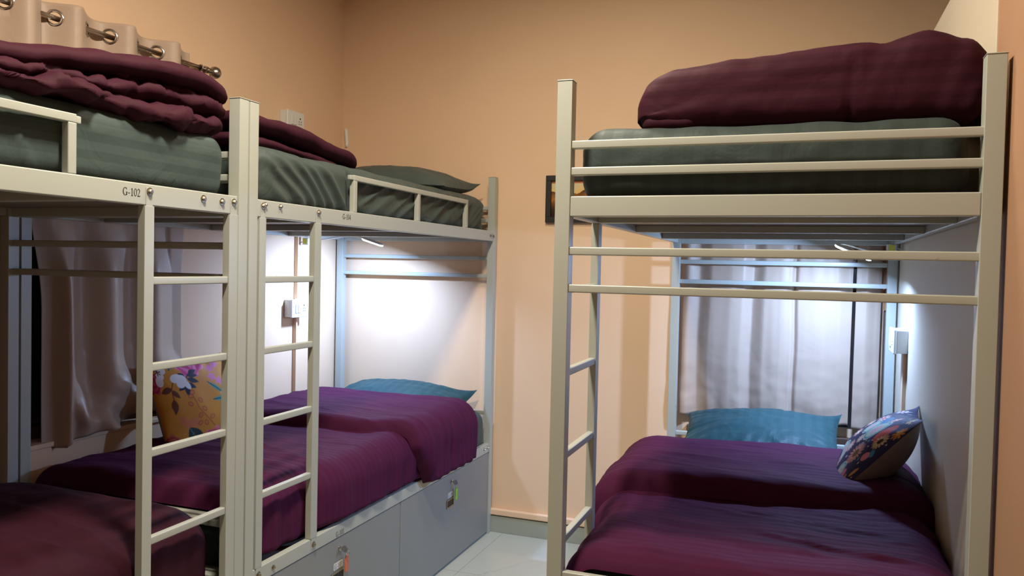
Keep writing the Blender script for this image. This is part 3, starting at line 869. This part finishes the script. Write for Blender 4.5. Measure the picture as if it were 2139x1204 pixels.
def curtL(y00):
    def f(s, z, t):
        up = sstep(1.62, 1.95, z)
        ph = 2 * pi * (s - y00) / PER
        inn0 = 1 if s > 1.94 else 0; low = sstep(1.5, 1.30, z); inn = sstep(1.95, 2.03, s)
        A = lerp(lerp(.012, .029, low * inn), .042, up)
        xc = lerp(lerp(-2.453, -2.424, low * inn), RODX + .016, up)
        x = xc + A * sin(ph + .25 * sin(ph)) + .004 * pn(s * 9, z * 3, 1)
        y = s + .010 * sin(z * 2.2 + s * 3) * low + .006 * cos(ph) * up
        if inn0: y += .060 * sstep(2.12, 1.96, s) * sstep(1.75, 1.2, z) + .040 * sstep(2.5, 2.62, s) * (1 - up)
        else: y += .045 * up
        if z < 1.05 and s > 2.03:
            b = sstep(1.05, .80, z) * sstep(2.03, 2.12, s)
            x += b * (.032 + .030 * sin(s * 24 + z * 16) + .022 * pn(s * 16, z * 18, 3)); x = max(x, -2.449)
        x = max(x, lerp(-2.49, -2.446, sstep(2.54, 2.585, y)))
        return Vector((x, y, z))
    return f
zbL = lambda s: .722 if s < 2.015 else interp([(2.015, .728), (2.05, .735), (2.24, .765), (2.42, .80), (2.50, .80), (2.66, .80)], s)
holes = [(1.98 + PER * k + .055, RODZ, .019) for k in range(3)]
Y0 = 1.98
def crossings(f, a, b):
    out = []; n = 400; pv = f(a, RODZ, 0).x - RODX
    for i in range(1, n + 1):
        q = lerp(a, b, i / n); v = f(q, RODZ, 0).x - RODX
        if v * pv < 0: out.append(q)
        pv = v
    return out
cl = hanging('curtain', 'taupe satin curtain with eyelets on the chrome rod, behind the left bunks', curtL(Y0), 2.240, zbL, 1.942, 2.615, 190, 150, CURT, [(q, RODZ, .021) for q in crossings(curtL(Y0), 1.95, 2.61)])
pf = curtL(Y0)
def eyelet(parent, s, pf):
    p = pf(s, RODZ, 0); q = pf(s + .004, RODZ, 0); d = (q - p).normalized(); nrm = Vector((d.y, -d.x, 0))
    mb = MB(); mb.torus(p, nrm, .0245, .0052, 32, 10, 0, .7); mb.build('eyelet', CHROME, parent, smooth=True)
for q in crossings(pf, 1.95, 2.61): eyelet(cl, q, pf)
Y1 = 1.758
zb2 = lambda s: .722
c2 = hanging('curtain', 'taupe satin curtain at the photo edge, drawn aside above the near left duvet', curtL(Y1), 2.240, zb2, 1.15, 1.885, 190, 60, CURT, [(q, RODZ, .021) for q in crossings(curtL(Y1), 1.2, 1.88)])
pf = curtL(Y1)
for q in crossings(pf, 1.2, 1.88): eyelet(c2, q, pf)
# rod with ball finial
rod = thing('curtain_rod', 'chrome curtain rod with a ball end on the left wall', 'curtain rod', (RODX, 1.9, RODZ))
MB().tube([(RODX, .9, RODZ), (RODX, 2.70, RODZ)], .0095, 20).build('rod', NICKEL, rod, smooth=True)
fb = MB(); fb.lathe((RODX, 2.685, RODZ), (0, 1, 0), [(-.002, .0095), (0, .015), (.006, .015), (.006, .0115), (.012, .0115), (.012, .014), (.017, .014), (.017, .0115), (.030, .0115), (.033, .010), (.034, .010)] + [(.036 + .026 * (1 - cos(a * pi / 14)), max(.010 if a < 3 else 0, .026 * sin(a * pi / 14))) for a in range(2, 15)], 28)
fb.build('finial', NICKEL, rod, smooth=False)
br = MB(); br.lathe((XW, 2.66, RODZ - .002), (1, 0, 0), [(0, .026), (.004, .026), (.006, .012), (.07, .008)], 20); br.torus((RODX, 2.66, RODZ), (0, 1, 0), .0120, .0035, 24, 8)
br.build('bracket', NICKEL, rod)

# right curtains: two panels with a dark slit between them
FOLDS = [(-.56, .014), (-.505, -.010), (-.455, .014), (-.40, -.012), (-.31, -.020), (-.262, -.014), (-.215, .018), (-.16, -.012), (-.09, -.019), (-.045, -.012), (-.030, .010), (-.012, -.014), (.06, -.020), (.15, -.020), (.205, -.004), (.226, -.010), (.27, -.018), (.31, .004), (.335, .012)]
def curtR(seed, lean):
    def f(s, z, t):
        x = s + lean * (1.5 - z) / .8
        a = interp(FOLDS, s + .012 * pn(z * 2.5, s * 3, seed)) * lerp(1, .8, sstep(1.4, .8, z)) + .002 * pn(s * 30, z * 2, 4)
        y = 3.826 + a + .006 * fbm(s * 5, z * 7, seed) * sstep(1.2, .75, z) + .005 * pn(s * 20, z * 9, seed) * sstep(.95, .72, z)
        return Vector((x, min(y, 3.848), z))
    return f
gR = 'taupe curtains behind the right bunk'
hanging('curtain', 'wide taupe satin curtain behind the teal pillow of the right bunk', curtR(1, -.004), 1.60, lambda s: .712 + .006 * sin(s * 40), -.54, .212, 150, 70, CURT, group=gR)
hanging('curtain', 'narrow strip of taupe curtain behind the far right post, right of the dark slit', curtR(5, -.004), 1.60, lambda s: .705, .226, .330, 30, 70, CURT, group=gR)
rr = thing('curtain_rod', 'rod behind the right upper bunk holding the taupe curtains', 'curtain rod', (-.1, 3.826, 1.60))
MB().tube([(-.55, 3.826, 1.603), (.345, 3.826, 1.603)], .008, 14).build('rod', NICKEL, rr, smooth=True)
for x in (-.5, .338): MB().tube([(x, 3.826, 1.612), (x, YW, 1.612)], .005, 10).build('bracket', NICKEL, rr, smooth=True)

# ------------------------------------------------------------------ switch boxes and cable casings
def switch_box(label, c, face, w, h, d):
    """c = centre on the wall; face = +1 faces +X, -1 faces -X; runs along Y"""
    t = thing('switch_box', label, 'switch box', c, 'white surface switch boxes')
    x0 = c[0]; x1 = c[0] + face * d; lo, hi = min(x0, x1), max(x0, x1)
    y, z = c[1], c[2]
    MB().box(lo, hi, y - w / 2, y + w / 2, z - h / 2, z + h / 2).build('back_box', WHITEP, t, bevel=.003)
    p0 = x1; p1 = x1 + face * .012
    MB().box(min(p0, p1), max(p0, p1), y - w / 2 - .003, y + w / 2 + .003, z - h / 2 - .003, z + h / 2 + .003).build('face_plate', WHITEP, t, bevel=.004)
    X0, X1 = p1, p1 + face * .004
    for k in range(2):
        yy = y + face * (-w * .24 + k * w * .17)
        a = MB(); a.box(min(X0, X1), max(X0, X1), yy - w * .07, yy + w * .07, z - h * .27, z + h * .27)
        a.build('rocker_switch', WHITEP, t, bevel=.0015)
        MB().box(min(X0, X0 + face * .0008), max(X0, X0 + face * .0008), yy + w * .072, yy + w * .084, z - h * .27, z + h * .27).build('switch_gap', DARK, t)
    s = MB()
    for dy, dz, r in ((0, .16, .0045), (-.062, -.02, .003), (.062, -.02, .003), (-.062, -.16, .003), (.062, -.16, .003)):
        s.lathe((p1 - face * .001, y + face * w * .25 + dy * w, z + dz * h), (face, 0, 0), [(0, r), (.0016, r)], 14)
    s.build('socket_holes', DARK, t)
    return t
switch_box('white switch box on the left wall above the folded flat duvet', (XW, 3.365, 2.10), 1, .135, .085, .038)
switch_box('white switch box on the left wall beside the lower corner bunk', (XW, 3.420, 1.158), 1, .130, .088, .040)
switch_box('white switch box on the cream partition above the navy cushion', (.388, 3.45, 1.135), -1, .16, .090, .040)
def casing(label, x0, x1, y, z0, z1, wd):
    o = MB().box(x0, x1, y, y + wd, z0, z1).build('cable_casing', PEACH, bevel=.002)
    return tag(o, label, 'cable casing', 'cable casings on the walls')
casing('cable casing on the left wall from lower switch box up to the bunk', XW, XW + .022, 3.436, 1.204, 1.60, .011)
casing('cable casing below the lower switch box on the left wall', XW, XW + .022, 3.430, .0, 1.110, .011)
casing('cable casing on the cream partition beneath its switch box', .374, .388, 3.395, .0, 1.088, .022)

# ------------------------------------------------------------------ reading lamps
LED = (.52, .79, 1.38)
LENS = emit('led_lens', (.80, .95, 1.0), 14)
def bez(pts, n=40):
    out = []
    P = [Vector(p) for p in pts]; P = [P[0]] + P + [P[-1]]
    for i in range(1, len(P) - 2):
        for k in range(n // (len(P) - 3)):
            t = k / (n // (len(P) - 3)); a, b, c, d = P[i - 1:i + 3]
            out.append(.5 * ((2 * b) + (c - a) * t + (2 * a - 5 * b + 4 * c - d) * t * t + (3 * b - a - 3 * c + d) * t ** 3))
    out.append(P[-2]); return out
YEL = paint('yellow_sticker', (.70, .66, .08), .5, 0)
def lamp(label, plug, neck, h0, h1, power, cable):
    t = thing('reading_lamp', label, 'reading lamp', plug, 'clip-on led reading lamps')
    x, y, z = plug
    MB().box(x - .018, x + .018, y - .022, y + .022, z - .018, z + .018).build('socket', WHITEP, t, bevel=.004)
    MB().box(x - .012, x + .012, y - .0228, y - .022, z - .012, z + .014).build('sticker', YEL, t)
    MB().tube(bez(neck), .0032, 10).build('gooseneck', WHITEP, t, smooth=True)
    h0, h1 = Vector(h0), Vector(h1); d = (h1 - h0).normalized()
    side = d.cross(Vector((0, 0, 1))).normalized(); up = side.cross(d)
    Ln = (h1 - h0).length
    def head(mb, wd, th, ofs, n=28):
        vs = []; fs = []
        rows = []
        for i in range(n + 1):
            a = i / n; s = a * Ln
            hw = wd * sqrt(max(0, 1 - abs(2 * a - 1) ** 4)) + .0008
            row = []
            for j in range(12):
                q = 2 * pi * j / 12
                row.append(h0 + d * s + side * (hw * cos(q)) + up * (th * sin(q) * min(1, hw / wd * 1.2) + ofs))
            rows.append(row + [row[0]])
        mb.grid(rows, n + 1, 13)
        return mb
    head(MB(), .018, .007, .003).build('lamp_head', WHITEP, t, smooth=True)
    head(MB(), .0145, .005, -.003).build('lens', LENS, t, smooth=True)
    MB().tube(bez(cable), .0022, 8).build('cable', WHITEP, t, smooth=True)
    li = bpy.data.lights.new('led', 'AREA'); li.shape = 'ELLIPSE'; li.size = .10; li.size_y = .028; li.energy = power; li.color = LED
    li.spread = math.radians(172)
    lo = bpy.data.objects.new('led_light', li); COL.objects.link(lo)
    c = (h0 + h1) / 2 - up * .0105
    M = Matrix((( d.x, side.x, up.x, c.x), (d.y, side.y, up.y, c.y), (d.z, side.z, up.z, c.z), (0, 0, 0, 1)))
    if M.to_3x3().determinant() < 0: M = Matrix((( d.x, -side.x, up.x, c.x), (d.y, -side.y, up.y, c.y), (d.z, -side.z, up.z, c.z), (0, 0, 0, 1)))
    lo.matrix_world = M
    return t
lamp('lit white gooseneck reading lamp under the left corner upper bunk', (-2.395, 3.47, 1.500),
     [(-2.377, 3.47, 1.503), (-2.30, 3.48, 1.512), (-2.20, 3.49, 1.526), (-2.13, 3.49, 1.528), (-2.075, 3.49, 1.518)], (-2.085, 3.49, 1.519), (-1.965, 3.49, 1.484), 13.5,
     [(-2.413, 3.47, 1.50), (-2.43, 3.455, 1.49), (-2.43, 3.44, 1.46), (-2.426, 3.441, 1.42)])
lamp('lit white reading lamp under the right upper bunk beside the partition', (.345, 3.66, 1.503),
     [(.33, 3.65, 1.495), (.30, 3.60, 1.478), (.22, 3.50, 1.495), (.15, 3.43, 1.512), (.115, 3.40, 1.508)], (.118, 3.40, 1.508), (.250, 3.375, 1.449), 16,
     [(.363, 3.66, 1.505), (.374, 3.62, 1.50), (.380, 3.58, 1.49), (.384, 3.55, 1.47)])

# ------------------------------------------------------------------ picture, wall hook
pic = thing('picture_frame', 'small black framed picture on the back wall behind the right bunk', 'picture', (-1.08, YW, 1.63))
px0, px1, pz0, pz1, py = -1.238, -.925, 1.622, 1.860, YW
fr = MB()
for a in ((px0, px1, pz0, pz0 + .028), (px0, px1, pz1 - .028, pz1), (px0, px0 + .028, pz0 + .028, pz1 - .028), (px1 - .028, px1, pz0 + .028, pz1 - .028)):
    fr.box(a[0], a[1], py - .022, py, a[2], a[3])
fr.build('frame', DARK, pic, bevel=.002)
pm = MB(); n = 60; P = []
pm.col = []
for i in range(n + 1):
    r = []
    for j in range(n + 1):
        u, v = i / n, j / n
        r.append((lerp(px0 + .027, px1 - .027, u), py - .008, lerp(pz0 + .027, pz1 - .027, v)))
        ridge = .72 + .14 * pn(u * 5, 1, 1) - .05 * u
        if v > .93: c = (.60, .22, .12)
        elif v > ridge: c = tuple(lerp(a, b, (v - ridge) / .3) for a, b in zip((.75, .50, .18), (.62, .55, .35)))
        else:
            g = .5 + .5 * fbm(u * 6, v * 8, 2); hot = gauss(v - .5 - .1 * pn(u * 4, 2, 2), .16)
            c = tuple(a * (.35 + .5 * g) for a in (lerp(.06, .62, hot), lerp(.025, .24, hot), lerp(.02, .05, hot)))
        pm.col.append(c)
    P.append(r)
pm.grid(P, n + 1, n + 1, flip=False)
pm.build('print', PHOTO, pic)
hk = MB(); hx, hy, hz = -2.418, YW, 2.095
rows = []
for i in range(17):
    t = i / 16; z = hz - .052 + .104 * t; wd = .010 * sqrt(max(.03, 1 - abs(2 * t - 1) ** 5))
    x = hx - .010 * t
    rows.append([(x - wd, hy, z), (x - wd * .9, hy - .008, z), (x, hy - .011 - .010 * sstep(.25, 0, t), z), (x + wd * .9, hy - .008, z), (x + wd, hy, z)])
hk.grid(rows, 17, 5)
tag(hk.build('wall_hook', WHITEP, smooth=True), 'white stick-on wall hook on the back wall near the left corner', 'hook')

# ------------------------------------------------------------------ lights
def ceiling_light(x, y, size, power, col, label):
    t = thing('ceiling_light', label, 'ceiling light', (x, y, CH), 'square ceiling lights')
    h = size / 2
    f = MB()
    for a in ((-h - .02, h + .02, -h - .02, -h), (-h - .02, h + .02, h, h + .02), (-h - .02, -h, -h, h), (h, h + .02, -h, h)):
        f.box(x + a[0], x + a[1], y + a[2], y + a[3], CH - .03, CH)
    f.build('light_frame', WHITEP, t)
    MB().box(x - h, x + h, y - h, y + h, CH - .012, CH - .004).build('diffuser', emit('diffuser', col, 4), t)
    li = bpy.data.lights.new('ceiling_panel', 'AREA'); li.shape = 'SQUARE'; li.size = size; li.energy = power; li.color = col
    lo = bpy.data.objects.new('ceiling_panel_light', li); COL.objects.link(lo); lo.location = (x, y, CH - .03)
    return t
WARM = (1.0, .895, .725)
ceiling_light(-.85, 1.28, .20, 62, WARM, 'square warm ceiling light over the aisle near the camera')
ceiling_light(-.85, 2.40, .30, 20, WARM, 'square warm ceiling light over the aisle near the back wall')

wd = bpy.data.worlds.new('room_air'); scene.world = wd; wd.use_nodes = True
wd.node_tree.nodes['Background'].inputs[0].default_value = (.9, .75, .6, 1)
wd.node_tree.nodes['Background'].inputs[1].default_value = .0

# ------------------------------------------------------------------ camera
FPX, YAW, PITCH, ROLL, CAMH = 1655.8, .3508, -.0265, .0218, 1.3915
fwd = Vector((-sin(YAW), cos(YAW), 0)); right = Vector((cos(YAW), sin(YAW), 0)); up = Vector((0, 0, 1))
f2 = fwd * cos(PITCH) + up * sin(PITCH); u2 = up * cos(PITCH) - fwd * sin(PITCH)
r3 = right * cos(ROLL) + u2 * sin(ROLL); u3 = u2 * cos(ROLL) - right * sin(ROLL)
cam = bpy.data.cameras.new('camera'); cam.sensor_width = 36; cam.lens = FPX / 2139 * 36; cam.clip_start = .02
co = bpy.data.objects.new('camera', cam); COL.objects.link(co)
co.matrix_world = Matrix(((r3.x, u3.x, -f2.x, 0), (r3.y, u3.y, -f2.y, 0), (r3.z, u3.z, -f2.z, CAMH), (0, 0, 0, 1)))
scene.camera = co
scene.view_settings.view_transform = 'Standard'
scene.view_settings.look = 'None'
scene.view_settings.gamma = 1
scene.view_settings.use_curve_mapping = False
scene.view_settings.exposure = 0.0
